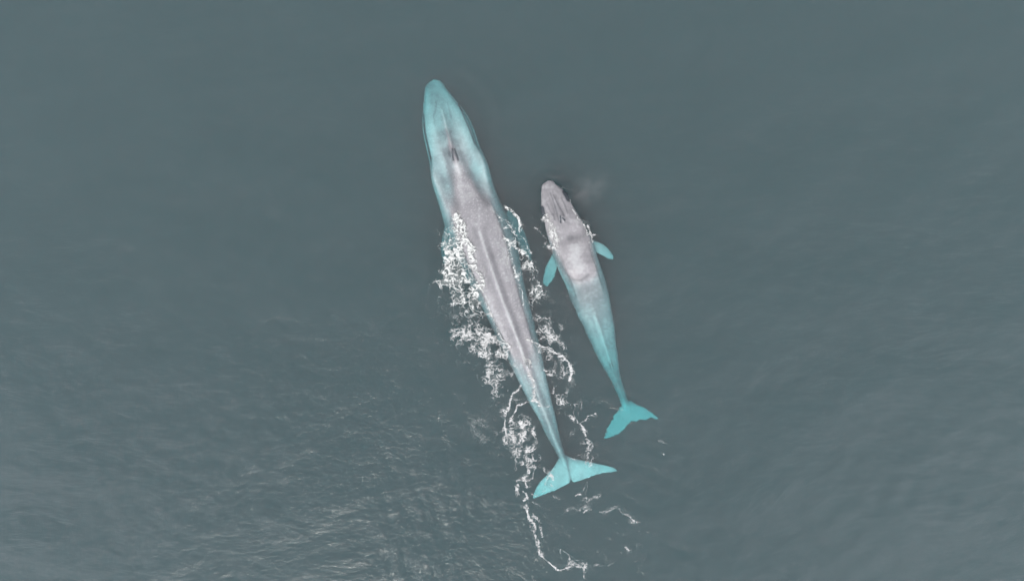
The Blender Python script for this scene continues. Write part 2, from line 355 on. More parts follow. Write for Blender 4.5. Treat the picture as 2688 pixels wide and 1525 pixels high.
# --- mother
M_AX = [(1139, 211), (1163, 300), (1186, 388), (1207, 450), (1240, 548), (1272, 650), (1314, 775), (1358, 890), (1388, 974), (1411, 1035), (1435, 1097), (1452, 1144), (1476, 1199), (1488, 1232)]
M_L = [(209, 1138), (214, 1130), (224, 1121), (243, 1114), (290, 1110), (301, 1107), (345, 1109), (386, 1118), (422, 1127), (455, 1130), (482, 1134), (515, 1145), (551, 1156), (578, 1163), (620, 1174), (680, 1200), (740, 1230), (800, 1262), (840, 1282), (881, 1301), (933, 1329), (974, 1348), (1011, 1366), (1066, 1394), (1097, 1413), (1137, 1431), (1168, 1449), (1199, 1466), (1260, 1488)]
M_R = [(206, 1139), (212, 1150), (221, 1162), (243, 1179), (271, 1203), (282, 1213), (312, 1233), (345, 1247), (380, 1257), (413, 1274), (444, 1285), (468, 1290), (504, 1302), (529, 1313), (560, 1328), (610, 1347), (660, 1361), (720, 1372), (775, 1383), (802, 1391), (852, 1403), (890, 1413), (912, 1419), (974, 1431), (1035, 1444), (1097, 1459), (1144, 1469), (1178, 1478), (1199, 1487), (1260, 1502)]
#       y    ztop   drop  bottom
M_Z = [(205, -1.0, 0.10, 0.10), (225, -0.84, 0.30, 0.5), (260, -0.64, 0.42, 0.9), (320, -0.42, 0.55, 1.3), (380, -0.16, 0.8, 1.6), (420, -0.05, 0.95, 1.7), (470, 0.0, 1.05, 1.8), (520, 0.12, 1.1, 1.8), (560, 0.27, 1.15, 1.7), (650, 0.34, 1.2, 1.6), (775, 0.34, 1.05, 1.4), (860, 0.28, 0.95, 1.3), (930, 0.10, 0.7, 1.2), (975, -0.04, 0.5, 1.1), (1040, -0.24, 0.40, 1.0), (1100, -0.36, 0.34, 0.8), (1150, -0.46, 0.28, 0.6), (1200, -0.55, 0.2, 0.35), (1240, -0.62, 0.12, 0.15)]

def m_feat(y, u, w):
    au = np.abs(u); z = np.zeros_like(u)
    g = float(sm(y, 232, 300) * (1 - sm(y, 395, 425)))           # mouth line between rostrum and lower jaw
    z -= g * 0.34 * sm(au, 0.86, 0.90) * (1 - 0.35 * sm(au, 0.93, 0.97))
    z -= g * 0.30 * np.exp(-((au - 0.90) / 0.022) ** 2)
    r = float(sm(y, 270, 330) * (1 - sm(y, 425, 500)))           # median ridge of the rostrum and hollows beside it
    z += r * 0.14 * np.exp(-(u / 0.07) ** 2); z -= r * 0.10 * np.exp(-((au - 0.25) / 0.14) ** 2)
    b = float(np.exp(-((y - 398) / 16) ** 2)); z += b * 0.10 * np.exp(-(u / 0.17) ** 2)
    bl = float(np.exp(-((y - 412) / 9) ** 2)); z -= bl * 0.10 * np.exp(-((au - 0.09) / 0.035) ** 2)
    h = float(np.exp(-((y - 480) / 55) ** 2)); z -= h * 0.22 * np.exp(-((au - 0.5) / 0.16) ** 2); z += h * 0.16 * np.exp(-((au - 0.82) / 0.12) ** 2)
    h2 = float(np.exp(-((y - 448) / 30) ** 2)); z += h2 * 0.2 * np.exp(-((au - 0.9) / 0.1) ** 2)
    d = float(sm(y, 600, 680) * (1 - sm(y, 1190, 1230))); z += d * 0.10 * np.exp(-(u * w / 0.14) ** 2); z -= d * 0.07 * np.exp(-((au * w - 0.34) / 0.16) ** 2)
    k = float(sm(y, 520, 580) * (1 - sm(y, 880, 950))); z -= k * 0.16 * sm(au, 0.64, 0.74)      # shoulder of the exposed back
    f = float(np.exp(-((y - 958) / 9) ** 2)); z += f * 0.30 * np.exp(-(u * w / 0.10) ** 2)         # small dorsal fin far back
    return z

mother_body = Body(M_AX, M_L, M_R, M_Z, feat=m_feat)
FZ = -0.66
m_fluke = blade([(1398, 1304, 1400, 1308, FZ - .12, .5), (1402, 1292, 1411, 1305, FZ - .12, .8), (1406, 1281, 1426, 1299, FZ - .1, 1), (1417, 1263, 1445, 1292, FZ - .05, 1), (1435, 1245, 1462, 1286, FZ, 1), (1453, 1225, 1481, 1277, FZ, 1), (1464, 1205, 1494, 1270, FZ, 1), (1477, 1185, 1500, 1262, FZ, 1), (1489, 1195, 1506, 1268, FZ, 1), (1510, 1203, 1524, 1263, FZ, 1), (1532, 1207, 1540, 1257, FZ, 1), (1554, 1212, 1557, 1249, FZ - .05, 1), (1590, 1220, 1583, 1242, FZ - .1, 1), (1610, 1226, 1605, 1239, FZ - .12, .8), (1620, 1233, 1619, 1237, FZ - .12, .5)], 0.07, n=110)
m_flip_l = blade([(1172, 575, 1215, 600, -1.2, 1), (1163, 610, 1200, 630, -1.35, 1), (1157, 640, 1186, 660, -1.45, 1), (1158, 668, 1176, 684, -1.5, .9), (1163, 690, 1167, 694, -1.55, .5)], 0.12)
m_flip_r = blade([(1335, 548, 1315, 590, -1.1, 1), (1360, 578, 1340, 615, -1.2, 1), (1377, 608, 1356, 640, -1.3, 1), (1390, 642, 1372, 664, -1.4, .9), (1397, 684, 1393, 685, -1.45, .5)], 0.12)

def m_pig_shade(co):
    X, Y = to_px(co)
    ax = np.array(M_AX, float)
    def off(o, y0, y1, n=14):
        ys = np.linspace(y0, y1, n); return [(float(np.interp(y, ax[:, 1], ax[:, 0])) + o, y) for y in ys]
    f = lines_field(X, Y, [
        (off(0, 610, 960), 4, -0.22), (off(-12, 600, 950), 6, 0.26), (off(13, 600, 930), 7, 0.28), (off(0, 950, 1180), 4, -0.1),  # crest light and groove shade along the back put into the colour
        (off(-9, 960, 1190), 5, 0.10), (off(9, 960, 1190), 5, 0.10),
        ([(1160, 290), (1172, 330), (1180, 360), (1186, 386)], 2.5, -0.25),
        ([(1175, 350), (1183, 375), (1190, 398)], 12, 0.25), ([(1186, 400), (1192, 420)], 9, 0.35),
        ([(1187, 392), (1190, 420)], 2.2, 0.9), ([(1194, 392), (1203, 420)], 2.2, 0.9), ([(1177, 385), (1180, 410)], 3, 0.4),
        ([(1172, 400), (1180, 440), (1190, 490), (1198, 545)], 9, 0.42), ([(1208, 400), (1228, 450), (1256, 500), (1280, 535)], 9, 0.40),  # darker bands along the hollows beside the neck
        ([(1140, 470), (1150, 520), (1165, 570)], 12, -0.2), ([(1265, 440), (1280, 470)], 14, -0.3),
        ([(1138, 300), (1142, 330)], 2, .2), ([(1175, 270), (1185, 310)], 2.5, .2), ([(1145, 270), (1142, 300)], 2.5, .18),
        ([(1140, 330), (1148, 360)], 12, -0.15), ([(1220, 350), (1235, 400)], 12, -0.1),
        ([(1112, 301), (1116, 345), (1125, 389), (1132, 419)], 1.8, 0.75), ([(1203, 273), (1219, 309), (1233, 342), (1247, 378)], 1.8, 0.75),  # shade of the mouth crease painted into the skin as thin lines
        ([(1118, 250), (1128, 330), (1142, 400)], 11, -0.2), ([(1170, 240), (1205, 310), (1235, 380)], 12, -0.2), ([(1112, 300), (1113, 345), (1121, 386)], 3, -.2), ([(1215, 285), (1245, 350), (1254, 380)], 4, -.2),
        ([(1485, 1190), (1492, 1230), (1498, 1262)], 3.5, 0.45)])
    f += 0.9 * np.exp(-(((X - 1499) / 3) ** 2 + ((Y - 1264) / 6) ** 2))
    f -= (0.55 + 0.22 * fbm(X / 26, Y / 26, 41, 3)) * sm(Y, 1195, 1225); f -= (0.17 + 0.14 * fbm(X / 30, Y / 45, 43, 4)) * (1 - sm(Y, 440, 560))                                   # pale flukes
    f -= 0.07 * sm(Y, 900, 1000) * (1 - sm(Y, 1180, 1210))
    f += 0.11 * perlin(X / 45, Y / 45, 7) + 0.06 * fbm(X / 11, Y / 11, 44, 3) + 0.05 * np.where(fbm(X / 5, Y / 5, 45, 2) > 0.45, -3, 0)
    return f

MSKIN = skin_mat('mother_skin', (0.335, 0.322, 0.335), (0.085, 0.09, 0.10))
mother = fuse('blue_whale', [mother_body.mesh(), m_fluke, m_flip_l, m_flip_r], 0.032, MSKIN, m_pig_shade)
mother['label'] = 'large grey blue whale, head under water and pale back breaking the surface amid white foam'
mother['category'] = 'whale'; mother['group'] = 'blue whale mother and calf'

# --- calf
C_AX = [(1437, 475), (1447, 500), (1460, 535), (1478, 582), (1498, 634), (1521, 700), (1540, 756), (1566, 838), (1591, 922), (1611, 985), (1630, 1035), (1642, 1062), (1650, 1085)]
C_L = [(474, 1436), (478, 1431), (485, 1424), (506, 1420), (533, 1421), (546, 1419), (560, 1421), (572, 1427), (580, 1429), (605, 1433), (632, 1441), (663, 1452), (706, 1465), (728, 1475), (753, 1486), (796, 1502), (838, 1522), (881, 1542), (924, 1562), (960, 1580), (990, 1598), (1020, 1614), (1056, 1629), (1090, 1640)]
C_R = [(472, 1437), (479, 1453), (492, 1469), (500, 1481), (508, 1489), (518, 1495), (526, 1495), (547, 1507), (576, 1525), (597, 1537), (617, 1548), (638, 1557), (660, 1564), (691, 1574), (710, 1581), (735, 1589), (759, 1595), (809, 1605), (858, 1613), (898, 1617), (947, 1623), (990, 1629), (1020, 1638), (1049, 1648), (1090, 1662)]
_r = np.random.RandomState(4)
def ragged(P, y0, a):      # edge waviness along the tail stock
    P = np.array(P, float); ys = np.r_[P[P[:, 0] < y0, 0], np.arange(y0, P[-1, 0], 5.0)]; o = np.c_[ys, np.interp(ys, P[:, 0], P[:, 1])]
    o[o[:, 0] >= y0, 1] += _r.uniform(-a, a, (o[:, 0] >= y0).sum()); return o
C_L = ragged(C_L, 750, 1.6); C_R = ragged(C_R, 750, 1.4)
C_Z = [(470, 0.02, 0.10, 0.15), (482, 0.12, 0.16, 0.4), (510, 0.20, 0.22, 0.7), (560, 0.28, 0.28, 0.9), (600, 0.32, 0.42, 1.0), (650, 0.34, 0.75, 1.0), (700, 0.27, 0.8, 0.9), (726, 0.12, 0.75, 0.9), (748, -0.07, 0.6, 0.9), (790, -0.15, 0.5, 0.8), (850, -0.42, 0.42, 0.7), (910, -0.72, 0.36, 0.6), (970, -1.02, 0.38, 0.5), (1020, -1.15, 0.26, 0.35), (1060, -1.4, 0.16, 0.2), (1090, -1.5, 0.1, 0.1)]

def c_feat(y, u, w):
    au = np.abs(u); z = np.zeros_like(u)
    r = float(sm(y, 500, 530) * (1 - sm(y, 570, 600)))
    z += r * 0.06 * np.exp(-(u / 0.09) ** 2); z -= r * 0.05 * np.exp(-((au - 0.24) / 0.08) ** 2); z += r * 0.02 * np.exp(-((au - 0.45) / 0.08) ** 2)
    b = float(np.exp(-((y - 572) / 9) ** 2)); z += b * 0.07 * np.exp(-(u / 0.25) ** 2); 
    bl = float(np.exp(-((y - 580) / 6) ** 2)); z -= bl * 0.07 * np.exp(-((au - 0.10) / 0.05) ** 2)
    k = float(sm(y, 640, 680) * (1 - sm(y, 745, 800))); z -= k * 0.14 * sm(au, 0.66, 0.78)
    n = float(np.exp(-((y - 620) / 22) ** 2)); z -= n * 0.10 * np.exp(-(au / 0.6) ** 4)
    d = float(sm(y, 780, 850) * (1 - sm(y, 1040, 1080))); z += d * 0.09 * np.exp(-(u * w / 0.10) ** 2)
    f = float(np.exp(-((y - 955) / 9) ** 2)); z += f * 0.16 * np.exp(-(u * w / 0.06) ** 2)
    return z

def wob(P, a, seed):
    rs = np.random.RandomState(seed); out = []
    for q in P:
        e = rs.uniform(-a, a, 4); out.append((q[0] + e[0], q[1] + e[1] * .6, q[2] + e[2], q[3] + e[3] * .6, q[4], q[5]))
    return out
CF = -1.55
calf_body = Body(C_AX, C_L, C_R, C_Z, feat=c_feat, tip=14, soft=7)
c_fluke = blade(wob([(1584, 1148, 1588, 1151, CF, .5), (1591, 1132, 1604, 1149, CF, 1), (1597, 1120, 1616, 1143, CF, 1), (1604, 1109, 1628, 1137, CF, 1), (1614, 1089, 1638, 1127, CF, 1), (1627, 1068, 1648, 1115, CF, 1), (1640, 1050, 1655, 1107, CF, 1), (1654, 1050, 1665, 1107, CF, 1), (1670, 1060, 1678, 1103, CF, 1), (1690, 1070, 1693, 1101, CF, 1), (1707, 1079, 1708, 1099, CF, 1), (1728, 1097, 1731, 1100, CF, .5)], 1.6, 3), 0.07, n=60, rag=3.2)
c_flip_r = blade([(1540, 615, 1545, 660, -0.6, 1), (1560, 632, 1566, 664, -0.62, 1), (1574, 636, 1583, 672, -0.68, 1), (1590, 646, 1595, 679, -0.75, 1), (1601, 658, 1604, 681, -0.8, 1), (1610, 671, 1610, 681, -0.85, .7)], 0.14, rag=0.7)
c_flip_l = blade([(1460, 640, 1480, 665, -0.7, 1), (1452, 663, 1466, 685, -0.75, 1), (1441, 682, 1462, 704, -0.8, 1), (1433, 698, 1457, 725, -0.9, 1), (1427, 722, 1446, 742, -1.0, 1), (1423, 742, 1436, 753, -1.1, .7)], 0.12, rag=1.2)

def c_pig_shade(co):
    X, Y = to_px(co)
    f = lines_field(X, Y, [
        ([(1445, 508), (1453, 530), (1462, 560), (1467, 580)], 2.0, 0.38), ([(1452, 512), (1466, 540), (1477, 558), (1484, 578)], 2.0, 0.3),  # head grooves: their shade is put into the skin colour
        ([(1473, 520), (1482, 537), (1490, 560)], 2.0, 0.3), ([(1437, 536), (1444, 552), (1449, 562)], 2.0, 0.3),
        ([(1471, 568), (1472, 584)], 1.8, 1.0), ([(1476, 572), (1482, 578)], 1.8, .9), ([(1452, 563), (1456, 576)], 2.5, .5),
        ([(1458, 540), (1470, 575)], 9, 0.15), ([(1497, 628), (1530, 620)], 10, 0.22), ([(1480, 640), (1500, 625)], 8, 0.15),
        ([(1505, 655), (1515, 700)], 20, -0.14),
        ([(1483, 504), (1488, 512), (1493, 523)], 5.2, 3.0), ([(1422, 547), (1424, 558), (1428, 568)], 4.6, 3.0),  # shadowed gaps beside the jaw, painted dark onto the skin
        ([(1470, 690), (1485, 716), (1505, 734), (1525, 736), (1545, 722)], 3.5, 0.35),
        ([(1560, 830), (1585, 900), (1602, 950)], 4, -0.25)])
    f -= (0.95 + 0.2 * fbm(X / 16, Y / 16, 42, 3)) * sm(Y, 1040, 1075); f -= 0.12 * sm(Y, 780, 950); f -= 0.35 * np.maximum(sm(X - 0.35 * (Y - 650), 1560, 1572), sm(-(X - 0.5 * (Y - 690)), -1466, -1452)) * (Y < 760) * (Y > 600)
    f += 0.10 * perlin(X / 30, Y / 30, 9) + 0.08 * fbm(X / 9, Y / 9, 46, 3)
    return f

CSKIN = skin_mat('calf_skin', (0.32, 0.305, 0.315), (0.045, 0.055, 0.065))
calf = fuse('blue_whale', [calf_body.mesh(), c_fluke, c_flip_l, c_flip_r], 0.024, CSKIN, c_pig_shade)
calf['label'] = 'small pale blue whale calf with both flippers spread, swimming right beside the bigger whale'
calf['category'] = 'whale'; calf['group'] = 'blue whale mother and calf'

def bvh_of(o):
    me = o.data; co = np.empty(len(me.vertices) * 3, np.float32); me.vertices.foreach_get('co', co)
    return BVHTree.FromPolygons([Vector(v) for v in co.reshape(-1, 3).tolist()], [tuple(p.vertices) for p in me.polygons])
BV = [bvh_of(mother), bvh_of(calf)]

# ------------------------------------------------------------------ foam
FOAM = foam_mat('fresh_foam', (0.66, 0.67, 0.65, 1)); FOAM_OLD = foam_mat('old_foam', (0.54, 0.54, 0.53, 1))
def foam(label, strokes, seed, size=0.20, hgt=0.05, back=True, cell=0.02, fresh=False):
    """strokes: (points in photo pixels, radius px, cover 0..1)"""
    P = np.array([p for s in strokes for p in s[0]], float); rm = max(s[1] for s in strokes) * 2.2 + 10
    x0, x1, y0, y1 = P[:, 0].min() - rm, P[:, 0].max() + rm, P[:, 1].min() - rm, P[:, 1].max() + rm
    st = cell / S; xs = np.arange(x0, x1, st); ys = np.arange(y0, y1, st); X, Y = np.meshgrid(xs, ys)
    wx = X * S; wy = -Y * S
    dwx = X + 6.5 * fbm(wx / 0.9, wy / 0.9, seed + 50, 3); dwy = Y + 6.5 * fbm(wx / 0.9 + 9, wy / 0.9, seed + 60, 3)
    cov = np.zeros_like(X); vary = np.clip(0.5 + 0.75 * fbm(wx / 0.55, wy / 0.55, seed + 70, 2), 0.05, 1.1)
    if size < 0.12: vary = np.full_like(X, 0.6)
    for pts, r, v in strokes:
        d = np.full_like(X, 1e9)
        if len(pts) == 1: d = np.hypot(dwx - pts[0][0], dwy - pts[0][1])
        for a, b in zip(pts[:-1], pts[1:]): d = np.minimum(d, seg_dist(dwx, dwy, a[0], a[1], b[0], b[1])[0])
        if r < 9: r = r * 0.75
        if v < 0.9: v = v * (0.90 if fresh else 1.12)
        d = d / (0.45 + 1.1 * vary)
        g = v * (1 - sm(d, 0.40 * r, 1.45 * r)); g = np.maximum(g, 0.18 * min(1, v * 1.5) * (1 - sm(d, r, 2.0 * r + 9))); cov = 1 - (1 - cov) * (1 - g)
    q = size * 1.1; cov = cov * (0.80 + 0.20 * cov)
    ax = wx + 0.35 * q * fbm(wx / (q * 1.6), wy / (q * 1.6), seed + 1, 2); ay = wy + 0.35 * q * fbm(wx / (q * 1.6) + 7, wy / (q * 1.6), seed + 3, 2)
    rid = 1 - np.abs(perlin(ax / q, ay / q, seed + 5)) * 2.6
    rid2 = 1 - np.abs(perlin(ax / (q * .45), ay / (q * .45), seed + 6)) * 2.2
    blob = fbm(wx / (q * 1.1), wy / (q * 1.1), seed + 8, 3)
    n = 0.85 * rid + 0.38 * rid2 + 0.30 * blob + 0.5 * fbm(wx / 0.7, wy / 0.7, seed + 9, 2)
    rk = np.empty(n.size); rk[np.argsort(n.ravel())] = np.linspace(0, 1, n.size); rk = rk.reshape(n.shape)
    mg = rk - (1 - cov)                                        # > 0 : foam
    mg = np.where(cov < 0.015, -1, mg)
    soft = 0.05
    cover = np.clip((mg + 0.02) / 0.48, 0, 1) ** 0.85 * (0.58 + 0.42 * np.clip(cov * 1.3, 0, 1))
    milk = 0.36 * sm(cov, 0.30, 0.85) * np.clip(0.6 + 0.8 * fbm(wx / 0.6, wy / 0.6, seed + 30, 3), 0, 1)
    cover = np.maximum(cover, milk)
    keep = (mg > -0.02) | (milk > 0.03)
    ny, nx = X.shape
    cell_ok = keep[:-1, :-1] | keep[1:, :-1] | keep[:-1, 1:] | keep[1:, 1:]
    ci = np.argwhere(cell_ok); a = ci[:, 0] * nx + ci[:, 1]
    F = np.c_[a, a + nx, a + nx + 1, a + 1]
    used = np.unique(F); re = np.full(nx * ny, -1); re[used] = np.arange(len(used)); F = re[F]
    vx = (X.ravel()[used] - 1344) * S; vy = (762.5 - Y.ravel()[used]) * S; z = sea_h(vx, vy)
    if back:
        zl = z.tolist()
        for i, (ux, uy) in enumerate(zip(vx.tolist(), vy.tolist())):
            o_ = Vector((ux, uy, 5)); 
            for b in BV:
                h = b.ray_cast(o_, Vector((0, 0, -1)))
                if h[0] is not None and h[0].z > zl[i]: zl[i] = h[0].z
        z = np.array(zl)
    lump = 0.6 + 0.6 * np.clip(fbm(vx / 0.18, vy / 0.18, seed + 20, 3), -1, 1)
    z = z + 0.012 + hgt * np.clip(mg.ravel()[used] * 2.2, 0, 1) * lump
    o = mesh_np('sea_foam', np.c_[vx, vy, z], F, FOAM if fresh else FOAM_OLD, {'cover': cover.ravel()[used]})
    o['kind'] = 'stuff'; o['label'] = label
    return o

foam('thick white foam churned up along the left flank of the big whale', [
    ([(1202, 574), (1213, 600), (1220, 632), (1232, 648)], 13, .97), ([(1222, 635), (1240, 680), (1262, 725), (1270, 740)], 8, .8),
    ([(1200, 600), (1202, 650)], 16, .7), ([(1180, 622)], 22, .42), ([(1172, 600), (1168, 640)], 8, .35),
    ([(1188, 668)], 20, .84), ([(1212, 672)], 16, .8), ([(1205, 700)], 28, .72), ([(1176, 705), (1166, 725)], 14, .82), ([(1200, 735)], 32, .6), ([(1246, 758), (1248, 772)], 12, .95), ([(1262, 728), (1256, 755)], 10, .7),
    ([(1216, 755)], 13, .88), ([(1200, 775)], 26, .55), ([(1240, 792)], 22, .45), ([(1238, 725)], 18, .4), ([(1190, 690), (1175, 720)], 18, .6),
    ([(1160, 745), (1152, 765)], 6, .3), ([(1180, 810)], 28, .14), ([(1232, 815)], 26, .30)], 100, size=0.20, hgt=0.13, fresh=True)
foam('lacy patches of broken foam drifting left of the long grey back', [
    ([(1212, 870)], 26, .50), ([(1228, 885), (1262, 890)], 18, .58), ([(1200, 845)], 22, .22), ([(1250, 915)], 22, .38), ([(1230, 930)], 20, .14),
    ([(1252, 850), (1262, 830)], 16, .30), ([(1277, 792), (1290, 830), (1305, 862), (1322, 890), (1334, 908)], 5, .62), ([(1290, 850)], 16, .25),
    ([(1285, 878), (1315, 900), (1334, 908), (1325, 935), (1300, 930)], 9, .62), ([(1290, 955)], 24, .48), ([(1282, 930)], 14, .5), ([(1315, 980)], 24, .42), ([(1287, 990)], 18, .42), ([(1342, 985)], 8, .4), ([(1305, 1015)], 22, .25), ([(1310, 1040)], 20, .15),
    ([(1265, 870), (1285, 900)], 16, .35), ([(1345, 960), (1360, 965)], 6, .4)], 200, size=0.19)
foam('swirling white foam trail curling behind the tail of the big whale', [
    ([(1366, 1012), (1356, 1026), (1345, 1040), (1334, 1058), (1327, 1082), (1325, 1110), (1332, 1140)], 4.5, .93),
    ([(1380, 1053), (1358, 1064), (1347, 1085), (1344, 1105)], 4, .85), ([(1395, 1050), (1412, 1062), (1421, 1070), (1410, 1066)], 5, .6),
    ([(1388, 950), (1386, 975), (1402, 1000), (1404, 1035), (1400, 1050)], 5, .7), ([(1380, 940), (1392, 962)], 7, .7), ([(1352, 880), (1365, 925), (1372, 950)], 2, .4),
    ([(1365, 1105), (1373, 1118), (1378, 1135), (1372, 1145)], 7, 1.0), ([(1372, 1112)], 26, .30), ([(1398, 1118), (1408, 1140), (1408, 1165)], 6, .55), ([(1385, 1125)], 12, .5), ([(1345, 1120), (1350, 1140), (1365, 1148)], 5, .5),
    ([(1335, 1150)], 18, .5), ([(1345, 1172)], 20, .45), ([(1325, 1120)], 14, .4), ([(1318, 1090)], 10, .3), ([(1395, 1180)], 14, .7), ([(1380, 1198)], 16, .68), ([(1365, 1190)], 12, .4), ([(1370, 1216)], 11, .88), ([(1385, 1232)], 8, .85), ([(1398, 1205)], 9, .7), ([(1372, 1158), (1368, 1175)], 10, .55),
    ([(1386, 1238), (1372, 1258), (1360, 1268)], 5, .7), ([(1402, 1225), (1398, 1255), (1385, 1262)], 5, .6), ([(1368, 1262), (1380, 1262), (1385, 1272)], 4, .9), ([(1360, 1275), (1356, 1292)], 6, .6),
    ([(1374, 1286), (1383, 1296), (1381, 1308), (1372, 1314)], 5, .97), ([(1362, 1300)], 7, .5),
    ([(1380, 1326), (1383, 1345), (1388, 1362), (1400, 1372), (1406, 1385)], 6, .9), ([(1400, 1350), (1412, 1362)], 7, .5), ([(1375, 1345)], 6, .4), ([(1425, 1368)], 8, .25),
    ([(1406, 1385), (1406, 1405), (1410, 1428)], 7, .6), ([(1420, 1385), (1422, 1412)], 4.5, .75), ([(1412, 1425), (1418, 1450)], 6, .5),
    ([(1414, 1440), (1420, 1456), (1438, 1472), (1456, 1486), (1470, 1493), (1490, 1492)], 3.8, .88), ([(1418, 1372), (1435, 1395)], 12, .12)], 300, size=0.17, hgt=0.06)
foam('thin loose foam strands at the bottom end of the wake', [
    ([(1494, 1486), (1498, 1476), (1515, 1482), (1534, 1488)], 6, .62), ([(1536, 1492), (1540, 1515), (1545, 1524)], 5, .5), ([(1469, 1440), (1472, 1452)], 4, .6), ([(1480, 1444), (1497, 1455), (1500, 1470)], 2.2, .6), ([(1505, 1463), (1530, 1478)], 3, .4), ([(1555, 1485), (1580, 1482)], 3, .25)], 330, size=0.16)
foam('white foam and froth along the right flank of the big whale', [
    ([(1322, 535), (1328, 545)], 3, .5), ([(1328, 548), (1347, 560), (1360, 576), (1368, 592), (1367, 603)], 6.5, .92), ([(1376, 588), (1377, 602)], 3, .6), ([(1310, 570), (1320, 578), (1333, 580), (1338, 592), (1322, 596)], 5, .6),
    ([(1355, 600), (1352, 612)], 4, .5), ([(1340, 605), (1360, 618)], 5, .5), ([(1338, 638), (1352, 652), (1370, 660), (1382, 674)], 8, .85), ([(1325, 625), (1345, 640)], 7, .55), ([(1368, 620), (1380, 640), (1392, 665)], 6, .55), ([(1358, 630)], 12, .4),
    ([(1302, 642), (1315, 652), (1325, 668), (1326, 680)], 3, .6), ([(1332, 660), (1338, 682), (1337, 696), (1330, 697)], 2.4, .8), ([(1318, 640), (1330, 645)], 5, .35), ([(1285, 540), (1296, 552)], 4, .5), ([(1300, 575), (1318, 608), (1334, 636)], 1.6, .5),
    ([(1334, 640), (1350, 700), (1360, 730), (1367, 765), (1374, 795), (1377, 840)], 3.2, .66), ([(1262, 740), (1278, 790)], 3.5, .6), ([(1384, 690), (1396, 712), (1402, 745), (1412, 765)], 13, .5), ([(1380, 715)], 16, .32), ([(1412, 755)], 8, .5), ([(1392, 690), (1408, 700), (1412, 718)], 4, .4),
    ([(1405, 790)], 14, .30), ([(1425, 782)], 12, .28), ([(1408, 812)], 10, .2), ([(1373, 797), (1378, 815)], 6, .4), ([(1385, 760), (1395, 790)], 10, .2)], 400, size=0.18, hgt=0.08, fresh=True)
foam('curved band of streaky foam beside the whale back facing the calf', [
    ([(1408, 838), (1428, 842), (1440, 860), (1455, 882)], 12, .52), ([(1420, 862)], 14, .4), ([(1440, 885)], 18, .45), ([(1465, 870), (1475, 900)], 9, .28), ([(1482, 915), (1490, 935)], 7, .3),
    ([(1384, 892), (1405, 897), (1435, 910), (1462, 928), (1484, 945), (1498, 960), (1502, 980), (1499, 1000)], 5, .88), ([(1395, 897), (1425, 915)], 9, .5), ([(1400, 910), (1400, 925)], 6, .35), ([(1445, 935)], 14, .45), ([(1458, 960), (1452, 980)], 9, .5), ([(1425, 968), (1438, 980), (1450, 986)], 4.5, .6), ([(1480, 980)], 12, .5), ([(1470, 955)], 12, .25), ([(1492, 975)], 8, .3),
    ([(1430, 1005), (1445, 1000)], 4, .35), ([(1457, 1015), (1453, 1032)], 3.5, .6), ([(1470, 1040)], 14, .25), ([(1460, 1062), (1480, 1055)], 9, .45), ([(1490, 1062), (1508, 1060)], 10, .45), ([(1528, 1060)], 10, .3),
    ([(1490, 1040)], 12, .2), ([(1500, 1088), (1515, 1105), (1530, 1118), (1540, 1140)], 7, .62), ([(1528, 1105), (1540, 1092), (1558, 1084)], 3, .75), ([(1500, 1085)], 14, .25), ([(1500, 1142)], 12, .22), ([(1545, 1150), (1548, 1175), (1540, 1195), (1546, 1215)], 11, .45), ([(1535, 1165)], 14, .2), ([(1415, 890), (1430, 885)], 6, .4), ([(1440, 1070)], 6, .4)], 500, size=0.18)
foam('pale froth splashing along both sides of the calf', [
    ([(1428, 573), (1436, 582), (1444, 594), (1450, 608), (1454, 622)], 9, .80), ([(1455, 625), (1460, 638), (1452, 648)], 11, .85), ([(1445, 650), (1450, 665)], 7, .45), ([(1440, 602), (1446, 630)], 8, .3), ([(1404, 597), (1420, 612), (1432, 625)], 2.5, .4), ([(1468, 630)], 6, .4),
    ([(1495, 526), (1502, 535)], 3, .7), ([(1507, 548), (1516, 565), (1522, 580), (1535, 600), (1540, 610)], 4.2, .85), ([(1520, 572), (1526, 584)], 4, .7), ([(1540, 590), (1548, 600), (1553, 614), (1562, 617)], 5.5, .8), ([(1548, 640), (1556, 665), (1562, 700)], 2.5, .4), ([(1460, 660), (1466, 700)], 3, .35), ([(1553, 618), (1556, 636)], 3, .6), ([(1534, 577), (1550, 590)], 6, .18), ([(1545, 638), (1550, 650)], 3, .5), ([(1480, 493), (1492, 497)], 4, .25)], 600, size=0.13, hgt=0.06)

foam('dotted ring of tiny foam flecks right of the tail flukes', [
    ([(1476, 1348), (1480, 1340), (1500, 1334), (1540, 1328)], 4, .45), ([(1510, 1302), (1520, 1300)], 3.5, .75), ([(1526, 1316), (1550, 1310), (1575, 1300)], 5, .40), ([(1537, 1340), (1548, 1334)], 3, .7), ([(1580, 1340), (1595, 1342), (1612, 1334), (1620, 1336), (1628, 1346), (1645, 1352), (1672, 1365)], 4, .48), ([(1607, 1330), (1618, 1326)], 4, .5),
    ([(1690, 1380)], 8, .12), ([(1679, 1396)], 2.5, .8), ([(1640, 1435), (1648, 1443)], 4, .55), ([(1630, 1450), (1634, 1460), (1615, 1472), (1596, 1482)], 3, .35), ([(1560, 1485), (1580, 1480)], 3, .2), ([(1567, 1452)], 2.5, .6), ([(1675, 1415), (1690, 1460)], 9, .10), ([(1540, 1322), (1545, 1260), (1530, 1290)], 2, .3), ([(1660, 1370)], 2.5, .6), ([(1700, 1395)], 3, .3)], 700, size=0.10, hgt=0.03)
